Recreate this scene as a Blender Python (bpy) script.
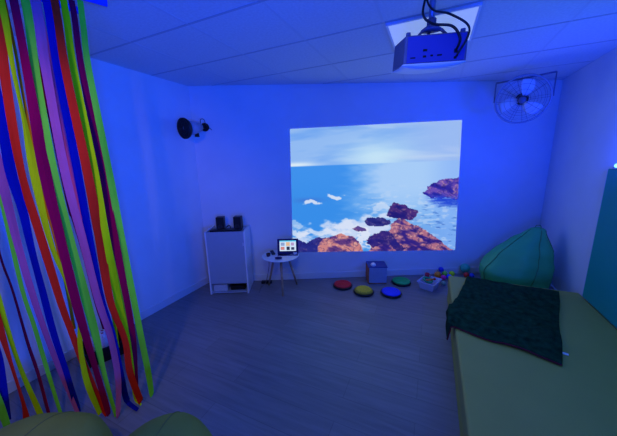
import bpy, bmesh, math, random
import numpy as np
from mathutils import Vector, Matrix, noise

for o in list(bpy.data.objects):
    bpy.data.objects.remove(o, do_unlink=True)
SC = bpy.context.scene
COL = SC.collection
PI = math.pi
random.seed(4)

# ------------------------------------------------------------------ camera
cd = bpy.data.cameras.new('camera')
cam = bpy.data.objects.new('camera', cd)
COL.objects.link(cam)
R_ = Vector((0.9102, 0.4136, -0.0235))
U_ = Vector((-0.0651, 0.1991, 0.9778))
F_ = Vector((-0.4095, 0.8884, -0.2079))
R_ = (F_.cross(U_)).normalized()
U_ = (R_.cross(F_)).normalized()
F_.normalize()
M = Matrix((( R_.x, U_.x, -F_.x, 0), (R_.y, U_.y, -F_.y, 0), (R_.z, U_.z, -F_.z, 1.6), (0, 0, 0, 1)))
cam.matrix_world = M
cd.sensor_fit = 'HORIZONTAL'
cd.sensor_width = 36.0
cd.lens = 269.04 / 617 * 36
cd.clip_start = 0.02
SC.camera = cam

# ------------------------------------------------------------------ world, view
W = bpy.data.worlds.new('world')
SC.world = W
W.use_nodes = True
W.node_tree.nodes['Background'].inputs[0].default_value = (0.05, 0.12, 1, 1)
W.node_tree.nodes['Background'].inputs[1].default_value = 0.0
vs = SC.view_settings
vs.view_transform = 'Standard'
vs.look = 'None'
vs.exposure = 0.0
vs.gamma = 1.0
vs.use_curve_mapping = False


def area(name, loc, target, size, power, color, sy=None, spread=180):
    l = bpy.data.lights.new(name, 'AREA')
    l.energy = power
    l.color = color
    l.shape = 'RECTANGLE'
    l.size = size
    l.size_y = sy or size
    l.spread = math.radians(spread)
    o = bpy.data.objects.new(name, l)
    COL.objects.link(o)
    o.location = loc
    o.rotation_euler = (Vector(target) - Vector(loc)).to_track_quat('-Z', 'Y').to_euler()
    return o


def point(name, loc, power, color, rad=0.05):
    l = bpy.data.lights.new(name, 'POINT')
    l.energy = power
    l.color = color
    l.shadow_soft_size = rad
    o = bpy.data.objects.new(name, l)
    COL.objects.link(o)
    o.location = loc
    return o


def spot(name, loc, target, power, color, ang, rad=0.05, blend=0.6):
    l = bpy.data.lights.new(name, 'SPOT')
    l.energy = power
    l.color = color
    l.spot_size = math.radians(ang)
    l.spot_blend = blend
    l.shadow_soft_size = rad
    o = bpy.data.objects.new(name, l)
    COL.objects.link(o)
    o.location = loc
    o.rotation_euler = (Vector(target) - Vector(loc)).to_track_quat('-Z', 'Y').to_euler()
    return o


BLUE = (0.010, 0.078, 1.0)
# unseen floods placed for the room's blue light; fill lights added after them
area('blue_flood_side', (1.25, -0.7, 1.2), (-2.7, 0.55, 2.1), 0.4, 41, (0.0, 0.062, 1.0), spread=80)
area('blue_flood_up', (0.0, -0.9, 0.9), (0.1, 1.6, 2.5), 0.5, 37, (0.004, 0.045, 1.0), spread=110)
area('blue_flood_wall_mat', (1.30, 2.80, 1.56), (0.1, 3.7, 1.95), 0.3, 15.5, (0.0, 0.02, 1.0), sy=0.06)
point('blue_fill_right', (1.1, 1.9, 1.65), 7.0, (0.03, 0.28, 1.0), 0.08)  # added point light, floating unseen, lifts the blue at the right
area('neutral_fill', (-0.2, 0.5, 2.47), (-0.6, 2.3, 0.0), 0.5, 2.5, (0.7, 1.0, 0.3), spread=100)  # added unseen fill for floor and bench, not a lamp of the room
spot('ribbon_fill', (-0.92, -0.12, 1.95), (-2.0, 0.50, 1.3), 16, (1.0, 0.80, 0.42), 98, 0.05)  # added unseen spot that makes the ribbons vivid

# ------------------------------------------------------------------ helpers
def lin(r, g, b):
    f = lambda c: (c / 255 / 12.92) if c / 255 <= 0.04045 else ((c / 255 + 0.055) / 1.055) ** 2.4
    return (f(r), f(g), f(b))


def mat(name, col, rough=0.6, noise_amt=0.0, scale=30, metal=0.0, bump=0.0, spec=0.3, emit=None, estr=0, bscale=None):
    m = bpy.data.materials.new(name)
    m.use_nodes = True
    nt = m.node_tree
    b = nt.nodes['Principled BSDF']
    b.inputs['Roughness'].default_value = rough
    b.inputs['Metallic'].default_value = metal
    b.inputs['Specular IOR Level'].default_value = spec
    tc = nt.nodes.new('ShaderNodeTexCoord')
    n = nt.nodes.new('ShaderNodeTexNoise')
    n.inputs['Scale'].default_value = scale
    n.inputs['Detail'].default_value = 4
    nt.links.new(tc.outputs['Object'], n.inputs['Vector'])
    r = nt.nodes.new('ShaderNodeValToRGB')
    a = noise_amt
    r.color_ramp.elements[0].color = tuple(max(0, c * (1 - a)) for c in col) + (1,)
    r.color_ramp.elements[1].color = tuple(min(1, c * (1 + a)) for c in col) + (1,)
    r.color_ramp.elements[0].position = 0.3
    r.color_ramp.elements[1].position = 0.7
    nt.links.new(n.outputs['Fac'], r.inputs['Fac'])
    nt.links.new(r.outputs['Color'], b.inputs['Base Color'])
    if bump:
        n2 = nt.nodes.new('ShaderNodeTexNoise')
        n2.inputs['Scale'].default_value = bscale or scale
        n2.inputs['Detail'].default_value = 5
        nt.links.new(tc.outputs['Object'], n2.inputs['Vector'])
        bp = nt.nodes.new('ShaderNodeBump')
        bp.inputs['Strength'].default_value = bump
        bp.inputs['Distance'].default_value = 0.01
        nt.links.new(n2.outputs['Fac'], bp.inputs['Height'])
        nt.links.new(bp.outputs['Normal'], b.inputs['Normal'])
    if emit:
        b.inputs['Emission Color'].default_value = tuple(emit) + (1,)
        b.inputs['Emission Strength'].default_value = estr
    return m


def obj(name, bm, m, parent=None, smooth=False, bevel=0, mods=None):
    me = bpy.data.meshes.new(name)
    bmesh.ops.recalc_face_normals(bm, faces=bm.faces)
    bm.to_mesh(me)
    bm.free()
    if smooth:
        for p in me.polygons:
            p.use_smooth = True
    for mm in (m if isinstance(m, (list, tuple)) else [m]):
        me.materials.append(mm)
    o = bpy.data.objects.new(name, me)
    COL.objects.link(o)
    if parent is not None:
        o.parent = parent
    if bevel:
        md = o.modifiers.new('bevel', 'BEVEL')
        md.width = bevel
        md.segments = 3
        md.limit_method = 'ANGLE'
    return o


def tag(o, label, cat, group=None):
    o['label'] = label
    o['category'] = cat
    if group:
        o['group'] = group
    return o


def thing(name, label, cat, loc=(0, 0, 0), rz=0, group=None, rot=None):
    o = bpy.data.objects.new(name, None)
    COL.objects.link(o)
    o.empty_display_size = 0.05
    o.location = loc
    o.rotation_euler = rot or (0, 0, rz)
    return tag(o, label, cat, group)


def structure(name, bm, m, **k):
    o = obj(name, bm, m, **k)
    o['kind'] = 'structure'
    return o


def box(bm, x0, x1, y0, y1, z0, z1, mi=0):
    v = [bm.verts.new(c) for c in ((x0, y0, z0), (x1, y0, z0), (x1, y1, z0), (x0, y1, z0), (x0, y0, z1), (x1, y0, z1), (x1, y1, z1), (x0, y1, z1))]
    for f in ((0, 3, 2, 1), (4, 5, 6, 7), (0, 1, 5, 4), (1, 2, 6, 5), (2, 3, 7, 6), (3, 0, 4, 7)):
        bm.faces.new([v[i] for i in f]).material_index = mi
    return bm


def bx(*a):
    return box(bmesh.new(), *a)


def tube(bm, pts, r, n=10, closed=False, flat=1.0):
    pts = [Vector(p) for p in pts]
    N = len(pts)
    rr = r if isinstance(r, (list, tuple)) else [r] * N
    rings = []
    up = None
    for i, p in enumerate(pts):
        if closed:
            d = pts[(i + 1) % N] - pts[i - 1]
        else:
            d = pts[min(i + 1, N - 1)] - pts[max(i - 1, 0)]
        d.normalize()
        if up is None:
            up = Vector((0, 0, 1)) if abs(d.z) < 0.9 else Vector((1, 0, 0))
        s = d.cross(up).normalized()
        up = s.cross(d).normalized()
        rings.append([bm.verts.new(p + s * rr[i] * math.cos(2 * PI * k / n) + up * rr[i] * flat * math.sin(2 * PI * k / n)) for k in range(n)])
    for i in range(N if closed else N - 1):
        a, b = rings[i], rings[(i + 1) % N]
        for k in range(n):
            bm.faces.new((a[k], a[(k + 1) % n], b[(k + 1) % n], b[k]))
    if not closed:
        bm.faces.new(rings[0])
        bm.faces.new(rings[-1])
    return bm


def tb(*a, **k):
    return tube(bmesh.new(), *a, **k)


def lathe(bm, prof, n=32, c=(0, 0, 0)):
    """prof: (radius, z) from bottom to top; radius 0 closes"""
    rings = []
    for r, z in prof:
        if r < 1e-6:
            rings.append([bm.verts.new((c[0], c[1], c[2] + z))])
        else:
            rings.append([bm.verts.new((c[0] + r * math.cos(2 * PI * k / n), c[1] + r * math.sin(2 * PI * k / n), c[2] + z)) for k in range(n)])
    for a, b in zip(rings, rings[1:]):
        if len(a) == 1 and len(b) == 1:
            continue
        for k in range(n):
            k2 = (k + 1) % n
            if len(a) == 1:
                bm.faces.new((a[0], b[k], b[k2]))
            elif len(b) == 1:
                bm.faces.new((a[k], a[k2], b[0]))
            else:
                bm.faces.new((a[k], a[k2], b[k2], b[k]))
    return bm


def lt(prof, **k):
    return lathe(bmesh.new(), prof, **k)


def smoothpts(pts, k=6):
    """Catmull-Rom through tuples of any length"""
    P = [np.array(p, float) for p in pts]
    P = [2 * P[0] - P[1]] + P + [2 * P[-1] - P[-2]]
    out = []
    for i in range(1, len(P) - 2):
        for j in range(k):
            t = j / k
            out.append(0.5 * (2 * P[i] + (P[i + 1] - P[i - 1]) * t + (2 * P[i - 1] - 5 * P[i] + 4 * P[i + 1] - P[i + 2]) * t * t + (3 * P[i] - P[i - 1] - 3 * P[i + 1] + P[i + 2]) * t ** 3))
    out.append(P[-2])
    return out


# ------------------------------------------------------------------ room shell
H = 2.5
TH = 0.4591
XL, XR, YB0, YF = -2.702, 1.382, 2.551, -2.2
YB1 = YB0 + math.tan(TH) * (XR - XL)
UX, UY = math.cos(TH), math.sin(TH)          # along the back wall
NX, NY = -UY, UX                             # out of the room through it


def bw(u, d, z=0.0):
    """point u metres along the back wall from the left corner and d metres in front of it"""
    return Vector((XL + UX * u - NX * d, YB0 + UY * u - NY * d, z))


def wall_mat(name, col):
    return mat(name, col, rough=0.85, noise_amt=0.03, scale=3, bump=0.08, bscale=180, spec=0.1)


def plank_mat():
    m = bpy.data.materials.new('grey_vinyl_planks')
    m.use_nodes = True
    nt = m.node_tree
    b = nt.nodes['Principled BSDF']
    tc = nt.nodes.new('ShaderNodeTexCoord')
    br = nt.nodes.new('ShaderNodeTexBrick')
    br.offset = 0.37
    br.inputs['Scale'].default_value = 1
    br.inputs['Brick Width'].default_value = 1.25
    br.inputs['Row Height'].default_value = 0.187
    br.inputs['Mortar Size'].default_value = 0.0022
    br.inputs['Mortar Smooth'].default_value = 0.3
    br.inputs['Bias'].default_value = 0.0
    br.inputs['Color1'].default_value = (0.205, 0.195, 0.195, 1)
    br.inputs['Color2'].default_value = (0.24, 0.23, 0.23, 1)
    br.inputs['Mortar'].default_value = (0.155, 0.15, 0.15, 1)
    nt.links.new(tc.outputs['Object'], br.inputs['Vector'])
    mp = nt.nodes.new('ShaderNodeMapping')
    mp.inputs['Scale'].default_value = (1.6, 22, 1)
    nt.links.new(tc.outputs['Object'], mp.inputs['Vector'])
    n = nt.nodes.new('ShaderNodeTexNoise')
    n.inputs['Scale'].default_value = 1.6
    n.inputs['Detail'].default_value = 6
    n.inputs['Distortion'].default_value = 0.6
    nt.links.new(mp.outputs['Vector'], n.inputs['Vector'])
    r = nt.nodes.new('ShaderNodeValToRGB')
    r.color_ramp.elements[0].position = 0.3
    r.color_ramp.elements[1].position = 0.72
    r.color_ramp.elements[0].color = (0.85, 0.85, 0.85, 1)
    r.color_ramp.elements[1].color = (1.12, 1.12, 1.12, 1)
    nt.links.new(n.outputs['Fac'], r.inputs['Fac'])
    mx = nt.nodes.new('ShaderNodeMix')
    mx.data_type = 'RGBA'
    mx.blend_type = 'MULTIPLY'
    mx.inputs['Factor'].default_value = 1
    nt.links.new(br.outputs['Color'], mx.inputs['A'])
    nt.links.new(r.outputs['Color'], mx.inputs['B'])
    nt.links.new(mx.outputs['Result'], b.inputs['Base Color'])
    b.inputs['Roughness'].default_value = 0.42
    b.inputs['Specular IOR Level'].default_value = 0.35
    return m


M_WALL = wall_mat('white_wall_paint', (0.78, 0.78, 0.78))
M_FLOOR = plank_mat()
M_CEIL = mat('mineral_ceiling_tile', (0.72, 0.72, 0.70), rough=0.9, noise_amt=0.06, scale=60, bump=0.12, bscale=220, spec=0.05)
M_SKIRT = mat('white_skirting', (0.72, 0.72, 0.72), rough=0.5)
M_GRID = mat('ceiling_grid_metal', (0.5, 0.5, 0.5), rough=0.6)
M_GRIDB = mat('ceiling_grid_pale', (0.66, 0.66, 0.65), rough=0.7)


def prism(poly, z0, z1):
    bm = bmesh.new()
    a = [bm.verts.new((x, y, z0)) for x, y in poly]
    b = [bm.verts.new((x, y, z1)) for x, y in poly]
    bm.faces.new(a)
    bm.faces.new(b)
    n = len(poly)
    for i in range(n):
        bm.faces.new((a[i], a[(i + 1) % n], b[(i + 1) % n], b[i]))
    return bm


T = 0.12
ROOM = [(XL, YF), (XR, YF), (XR, YB1), (XL, YB0)]
OUT = [(XL - T, YF - T), (XR + T, YF - T), (XR + T, YB1 + T * 1.3), (XL - T, YB0 + T * .6)]
structure('floor', prism(OUT, -0.1, 0), M_FLOOR)
structure('ceiling', prism(OUT, H, H + 0.1), M_CEIL)
structure('wall_left', prism([(XL - T, YF), (XL, YF), (XL, YB0), (XL - T, YB0)], 0, H), M_WALL)
structure('wall_right', prism([(XR, YF), (XR + T, YF), (XR + T, YB1), (XR, YB1)], 0, H), M_WALL)
structure('wall_front', prism([(XL, YF - T), (XR, YF - T), (XR, YF), (XL, YF)], 0, H), M_WALL)
structure('wall_back', prism([(XL - T, YB0 - T * math.tan(TH)), (XR + T, YB1 + T * math.tan(TH)), (XR + T + NX * T, YB1 + T * math.tan(TH) + NY * T + .02), (XL - T + NX * T, YB0 - T * math.tan(TH) + NY * T)], 0, H), M_WALL)
s = 0.014
structure('baseboard_left', prism([(XL, YF), (XL + s, YF), (XL + s, YB0), (XL, YB0 - .005)], 0, 0.085), M_SKIRT, bevel=0.003)
pa, pb, pc, pd = bw(0.02, 0), bw(4.54, 0), bw(4.54, s), bw(0.02, s)
structure('baseboard_back', prism([(q.x, q.y) for q in (pa, pb, pc, pd)], 0, 0.085), M_SKIRT, bevel=0.003)
structure('baseboard_right', prism([(XR - s, YF), (XR, YF), (XR, YB1), (XR - s, YB1)], 0, 0.085), M_SKIRT, bevel=0.003)

# suspended ceiling: T-bars in two directions, clipped to the room
bm = bmesh.new()
yb = lambda x: YB0 + math.tan(TH) * (x - XL)
GX, GY, GP = 0.215, 2.085, 0.583
for k in range(-6, 3):
    x = GX + GP * k
    if XL < x < XR:
        box(bm, x - .009, x + .009, YF, yb(x) - .01, H - 0.002, H + .001, 1)
for k in range(-8, 6):
    y = GY + GP * k
    if y < YF:
        continue
    x0 = XL if y < YB0 else XL + (y - YB0) / math.tan(TH) + .02
    if x0 < XR:
        box(bm, x0, XR, y - .008, y + .008, H - 0.0025, H + .001, 0)
structure('trim_1', bm, [M_GRID, M_GRIDB])

# switched-off square light panel in the grid, brightened by emission, behind the projector
M_DIFF = mat('brightened_diffuser', (0.92, 0.92, 0.92), rough=0.35, emit=(0.6, 0.8, 1.0), estr=0.28)
lp = thing('ceiling_light', 'square frosted light panel set in the tiled ceiling above the projector', 'ceiling light', (GX - GP / 2, GY + GP / 2, H - 0.012))
w = GP / 2 - 0.012
obj('diffuser', bx(-w + .012, w - .012, -w + .012, w - .012, -0.002, 0.004), M_DIFF, lp)
bm = bmesh.new()
for a in ((-w, w, -w, -w + .014), (-w, w, w - .014, w), (-w, -w + .014, -w + .014, w - .014), (w - .014, w, -w + .014, w - .014)):
    box(bm, a[0], a[1], a[2], a[3], -0.006, 0.011)
obj('frame', bm, mat('panel_frame', (0.8, 0.8, 0.8), rough=0.4), lp)

# ------------------------------------------------------------------ self-glowing panel painted with the projector's light, on the back wall
def painting(nx=330, ny=246):
    """sea with rocks: the light pattern thrown by the projector, linear RGB at each grid vertex"""
    S, Tt = np.meshgrid(np.linspace(0, 1, nx), np.linspace(0, 1, ny))
    X = (290 + 172 * S) * (1 - Tt) + (293 + 162 * S) * Tt
    Y = 129 - 9 * S + Tt * (123 + 7 * S)     # rough picture units
    rng = np.random.RandomState(5)

    def vn(x, y, seed):
        xi, yi = np.floor(x).astype(int), np.floor(y).astype(int)
        fx, fy = x - xi, y - yi
        fx, fy = fx * fx * (3 - 2 * fx), fy * fy * (3 - 2 * fy)
        tb_ = np.random.RandomState(seed).rand(256, 256)
        g = lambda a, b: tb_[a % 256, b % 256]
        return (g(xi, yi) * (1 - fx) + g(xi + 1, yi) * fx) * (1 - fy) + (g(xi, yi + 1) * (1 - fx) + g(xi + 1, yi + 1) * fx) * fy

    def fbm(x, y, seed, o=4):
        r, a, t = 0, 1, 0
        for i in range(o):
            r = r + a * vn(x * 2 ** i + i * 17, y * 2 ** i + i * 31, seed + i)
            t += a
            a *= .5
        return r / t

    def sm(a, b, v):
        t = np.clip((v - a) / (b - a), 0, 1)
        return t * t * (3 - 2 * t)

    def mixc(c, d, f):
        return c * (1 - f[..., None]) + np.array(d, float) * f[..., None]
    C = np.zeros(S.shape + (3,))
    C[:] = (150, 192, 250)
    # sky
    band = fbm(S * 3.5, Tt * 17 + S * 1.5, 1)
    C = mixc(C, (112, 168, 248), sm(.40, .72, band) * .8 * sm(1.0, .4, S))
    C = mixc(C, (190, 216, 252), sm(.5, .8, fbm(S * 3, Tt * 14 - S * 2, 9)) * .7)
    C = mixc(C, (164, 192, 250), sm(.5, .95, S) * .6)
    glow = np.exp(-((S - .5) / .2) ** 2 - ((Tt - .24) / .12) ** 2)
    C = mixc(C, (204, 236, 255), glow * .95)
    C = mixc(C, (232, 246, 255), np.exp(-((S - .02) / .14) ** 2 - ((Tt - .275) / .02) ** 2) * .95)
    C = mixc(C, (196, 218, 250), np.exp(-((S - .85) / .25) ** 2 - ((Tt - .25) / .012) ** 2) * .6)
    # sea
    sea = sm(.283, .291, Tt)
    B = np.zeros_like(C)
    B[:] = (66, 150, 244)
    B = mixc(B, (58, 146, 240), sm(.3, .7, Tt))
    B = mixc(B, (172, 210, 255), sm(.26, .58, S + .22 * (fbm(S * 8, Tt * 22, 20) - .5)) * sm(1.05, .35, Tt - .1))
    B = mixc(B, (118, 172, 240), sm(.6, .9, Tt) * sm(.5, .8, S) * .7)
    B = mixc(B, (136, 180, 255), sm(.75, .98, S) * .6)
    rip = fbm(S * 26, Tt * 70, 30)
    B = mixc(B, (196, 220, 252), sm(.55, .72, rip) * sm(.32, .48, S) * sm(.4, .6, Tt) * .6)
    B = mixc(B, (60, 110, 205), sm(.6, .8, fbm(S * 20 + Tt * 30, Tt * 60 - S * 12, 33)) * sm(.68, .85, S) * sm(.5, .62, Tt) * .75)
    B = mixc(B, (70, 95, 195), np.exp(-((S - .1) / .08) ** 2 - ((Tt - .56) / .02) ** 2) * .4)
    C = C * (1 - sea[..., None]) + B * sea[..., None]
    # whitecaps and foam
    f = fbm(S * 14, Tt * 20, 40, 5)
    f = .6 * f + .4 * fbm(S * 5 + Tt * 3, Tt * 16 - S * 4, 44, 4)
    foam = sm(.44, .62, f + .33 * np.exp(-((Tt - .84 + .2 * (S - .3)) / .12) ** 2) * sm(.68, .4, S) - .13 - .3 * sm(.70, .58, Tt) - .3 * sm(.62, .75, S))
    C = mixc(C, (222, 230, 255), foam * .85)
    for (cx, cy, rx, ry, a) in ((311, 199.5, 9, 2.2, .9), (334, 194, 8.5, 1.9, .9), (300, 232, 9, 4, .8), (345, 223, 12, 6, .7), (363, 235, 7, 10, .95), (374, 243, 8, 6, .9), (380, 204, 9, 4, .55), (328, 231, 22, 3, .75), (296, 222, 6, 4, .5)):
        d = ((X - cx) / rx) ** 2 + ((Y - cy + 1.5 * np.sin(X * .35)) / ry) ** 2 + (fbm(X * .35, Y * .5, 50) - .5) * 2.2
        C = mixc(C, (228, 236, 255), sm(1.25, .55, d) * a)

    def rock(poly, base, hi, amt, seed, edge=2.2, light=(-.5, -1)):
        nonlocal C
        jx = (fbm(X * .22, Y * .22, seed) - .5) * edge * 2.4
        jy = (fbm(X * .22, Y * .22, seed + 9) - .5) * edge * 2
        PX, PY = X + jx, Y + jy
        ins = np.zeros(S.shape, bool)
        n = len(poly)
        for i in range(n):
            x1, y1 = poly[i]
            x2, y2 = poly[(i + 1) % n]
            c = ((y1 > PY) != (y2 > PY)) & (PX < (x2 - x1) * (PY - y1) / ((y2 - y1) or 1e-9) + x1)
            ins ^= c
        Xr, Yr = X + Y * .55, Y - X * .35
        r1 = fbm(Xr * .10, Yr * .26, seed + 20, 4)
        r2 = 1 - np.abs(fbm(Xr * .16, Yr * .24, seed + 30, 3) - .5) * 7
        cyy = (Y - min(q_[1] for q_ in poly)) / (max(q_[1] for q_ in poly) - min(q_[1] for q_ in poly))
        k = sm(.36, .66, r1 + .10 - .12 * cyy) * amt
        col = np.zeros_like(C)
        col[:] = base
        col = mixc(col, hi, k * .85)
        col = mixc(col, (34, 28, 110), sm(.55, 1.0, r2) * .6)
        col = mixc(col, (244, 190, 172), sm(.52, .72, fbm(X * .5, Y * .6, seed + 40, 3)) * k * .55)
        C = np.where(ins[..., None], col, C)
    rock([(423, 190), (427, 184), (434, 180), (444, 176), (452, 174.5), (464, 174), (464, 198), (446, 195), (428, 194)], (46, 40, 165), (152, 104, 196), .75, 60)
    C = mixc(C, (26, 62, 215), np.clip(1.3 * np.exp(-((X - 448) / 18) ** 4 - ((Y - 197.5 - .12 * (X - 444)) / 5) ** 2) - .5 * (fbm(X * .2 + Y, Y * 1.2, 130) > .6), 0, 1) * .85)
    rock([(385, 211), (389, 204), (393, 200.5), (401, 201), (408, 204), (417, 207), (416, 213), (411, 218), (403, 217), (390, 214)], (34, 30, 125), (125, 70, 135), .55, 70)
    rock([(363, 219), (368, 214.5), (380, 215), (389, 217), (389, 223), (378, 225), (366, 224)], (34, 40, 130), (92, 84, 160), .4, 80)
    rock([(352, 227), (357, 223.5), (364, 226), (366, 229), (358, 230)], (90, 70, 150), (170, 110, 140), .4, 84, 1)
    rock([(365, 240), (372, 233), (388, 229), (390, 222), (398, 216), (410, 221), (421, 225), (433, 234), (441, 242), (452, 250), (452, 254), (364, 254), (370, 246)], (52, 36, 135), (206, 130, 142), .95, 90)
    rock([(365, 242), (369, 235), (377, 231), (388, 229), (392, 233), (397, 241), (404, 249), (396, 252), (390, 244), (380, 243), (372, 247)], (40, 34, 130), (86, 56, 130), .5, 140)
    rock([(288, 242), (297, 238), (306, 243), (314, 237), (330, 235), (330, 254), (288, 254)], (38, 44, 140), (80, 70, 150), .4, 110)
    rock([(318, 254), (318, 244), (324, 237), (340, 232.5), (352, 235), (359, 241), (363, 254)], (92, 56, 130), (230, 150, 140), 1.0, 120, 1.6)
    # gamma to linear
    c = np.clip(C / 255, 0, 1)
    return np.where(c <= .04045, c / 12.92, ((c + .055) / 1.055) ** 2.4)


nx, ny = 330, 246
quad = [bw(1.164, 0.003, 0.393), bw(3.403, 0.003, 0.345), bw(3.336, 0.003, 2.054), bw(1.184, 0.003, 1.989)]   # BL BR TR TL
vals = painting(nx, ny)
verts, cols = [], []
for j in range(ny):
    t = j / (ny - 1)
    for i in range(nx):
        s_ = i / (nx - 1)
        a = quad[3].lerp(quad[2], s_)
        b = quad[0].lerp(quad[1], s_)
        verts.append(a.lerp(b, t))
faces = [(j * nx + i, (j + 1) * nx + i, (j + 1) * nx + i + 1, j * nx + i + 1) for j in range(ny - 1) for i in range(nx - 1)]
me = bpy.data.meshes.new('projected_picture')
me.from_pydata([tuple(v) for v in verts], [], faces)
at = me.color_attributes.new('light_pattern', 'FLOAT_COLOR', 'POINT')
buf = np.ones((nx * ny, 4), np.float32)
buf[:, :3] = vals.reshape(-1, 3)
at.data.foreach_set('color', buf.ravel())
mp_ = bpy.data.materials.new('painted_projection_glow')
mp_.use_nodes = True
nt = mp_.node_tree
for n in list(nt.nodes):
    nt.nodes.remove(n)
o_ = nt.nodes.new('ShaderNodeOutputMaterial')
e_ = nt.nodes.new('ShaderNodeEmission')
c_ = nt.nodes.new('ShaderNodeVertexColor')
c_.layer_name = 'light_pattern'
e_.inputs['Strength'].default_value = 0.93
nt.links.new(c_.outputs['Color'], e_.inputs['Color'])
nt.links.new(e_.outputs['Emission'], o_.inputs['Surface'])
me.materials.append(mp_)
pic = bpy.data.objects.new('projected_picture', me)
COL.objects.link(pic)
tag(pic, 'large projected picture of sea, rocks and cloudy sky glowing on the back wall', 'projected picture')

# ------------------------------------------------------------------ padded bench
M_LIME = mat('lime_vinyl', (0.38, 0.37, 0.08), rough=0.55, noise_amt=0.04, scale=4, bump=0.12, bscale=7, spec=0.3)
M_LIME2 = mat('lime_vinyl_side', (0.45, 0.43, 0.07), rough=0.55, noise_amt=0.04, scale=4, spec=0.3)
M_DARK = mat('dark_seam', (0.06, 0.09, 0.03), rough=0.8)
bench = thing('padded_bench', 'wide low lime green padded bench mat along the right wall', 'bench', (0, 0, 0))
obj('lower_mat', bx(0.245, 1.362, -0.9, 3.25, 0.0, 0.148), M_LIME2, bench, bevel=0.012)
obj('seam', bx(0.252, 1.355, -0.89, 3.24, 0.146, 0.152), M_DARK, bench)
bm = bmesh.new()
nxx, nyy = 24, 60
obj('top_mat', bx(0.238, 1.365, -0.9, 3.255, 0.150, 0.29), M_LIME, bench, bevel=0.016)

# teal wall mat
wm = thing('wall_mat', 'teal padded mat fixed upright to the right wall above the bench', 'wall mat', (1.352, 0, 0.30))
obj('pad', bx(-0.006, 0.026, 0.6, 3.15, 0, 1.175), mat('teal_vinyl', (0.005, 0.36, 0.25), rough=0.5, noise_amt=0.05, scale=3, spec=0.3), wm, bevel=0.006)
obj('lit_edge', tb([(0.0, 3.154, 0.01), (0.0, 3.154, 1.17)], 0.005), mat('lit_edge_paint', (0.45, 0.62, 0.8), rough=0.5), wm)  # pale strip paints the light caught by the mat's edge
led = thing('led_light', 'small glowing blue-white LED light on top of the teal wall mat', 'led light', (1.355, 3.02, 1.477))
obj('housing', bx(-0.014, 0.02, -0.35, 0.06, 0, 0.012), mat('led_housing', (0.5, 0.5, 0.5)), led)
obj('lens', tb([(-0.004, -0.34, 0.026), (-0.004, 0.03, 0.026)], 0.016), mat('led_glow', (0.5, 0.7, 1), emit=(0.10, 0.42, 1.0), estr=5), led, smooth=True)

# blanket
def blanket_pt(s, t):
    FL, FR, NR, NL = Vector((0.42, 3.24, 0)), Vector((1.175, 3.15, 0)), Vector((0.82, 2.00, 0)), Vector((0.11, 2.20, 0))
    a = FL.lerp(FR, s)
    b = NL.lerp(NR, s)
    p = a.lerp(b, t)
    p.x += 0.006 * math.sin(t * 9) * (s > .5) * s + 0.03 * math.sin(t * PI) * (1 - s)
    p.y += 0.012 * math.sin(s * 11) * t
    q = Vector((p.x * 5 + p.y * 2.2, p.y * 2.0 - p.x, 1.3))
    wv = abs(noise.fractal(q * 1.1, 1.0, 2.0, 4)) * 0.034 + 0.012 * (0.5 + 0.5 * math.sin(p.y * 26 + 6 * p.x + 4 * noise.noise(q)))
    z = 0.297 + wv
    e = 0.228
    if p.x < e:
        d = e - p.x
        z = 0.296 + wv - d * 1.15
        p.x = e - 0.012 - 0.16 * d - 0.6 * wv
    if s > .93 or t > .94 or t < .05:
        z -= wv * .6
    return Vector((p.x, p.y, z))


M_BLK = mat('dark_green_plush', (0.010, 0.050, 0.022), rough=0.95, noise_amt=0.5, scale=25, bump=0.5, bscale=150, spec=0.05)
bl = thing('blanket', 'crumpled dark green plush blanket spread over the far end of the bench', 'blanket', (0, 0, 0))
NB = 70
bm = bmesh.new()
g = [[bm.verts.new(blanket_pt(i / NB, j / NB)) for i in range(NB + 1)] for j in range(NB + 1)]
for j in range(NB):
    for i in range(NB):
        bm.faces.new((g[j][i], g[j][i + 1], g[j + 1][i + 1], g[j + 1][i]))
c = obj('cloth', bm, M_BLK, bl, smooth=True)
md = c.modifiers.new('thick', 'SOLIDIFY')
md.thickness = 0.007
md.offset = 1
obj('hem', tb([blanket_pt(i / NB, 1.0) + Vector((0, -0.004, -0.001)) for i in range(0, NB + 1)], 0.0045), mat('red_hem', (0.16, 0.012, 0.02), rough=0.8), bl, smooth=True)
bm = bmesh.new()
box(bm, 0.0, 0.042, -0.011, 0.011, 0, 0.003)
tg = obj('care_tag', bm, mat('white_tag', (0.85, 0.85, 0.85)), bl)
tg.location = (0.862, 2.14, 0.293)
tg.rotation_euler = (0, 0, -0.25)

# ------------------------------------------------------------------ green beanbag in the corner
def blob(fn, nu=48, nv=28):
    bm = bmesh.new()
    rings = []
    for j in range(nv + 1):
        v = j / nv
        if j in (0, nv):
            rings.append([bm.verts.new(fn(0, v))])
        else:
            rings.append([bm.verts.new(fn(2 * PI * i / nu, v)) for i in range(nu)])
    for a, b in zip(rings, rings[1:]):
        for k in range(nu):
            k2 = (k + 1) % nu
            if len(a) == 1:
                bm.faces.new((a[0], b[k], b[k2]))
            elif len(b) == 1:
                bm.faces.new((a[k], a[k2], b[0]))
            else:
                bm.faces.new((a[k], a[k2], b[k2], b[k]))
    return bm


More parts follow.
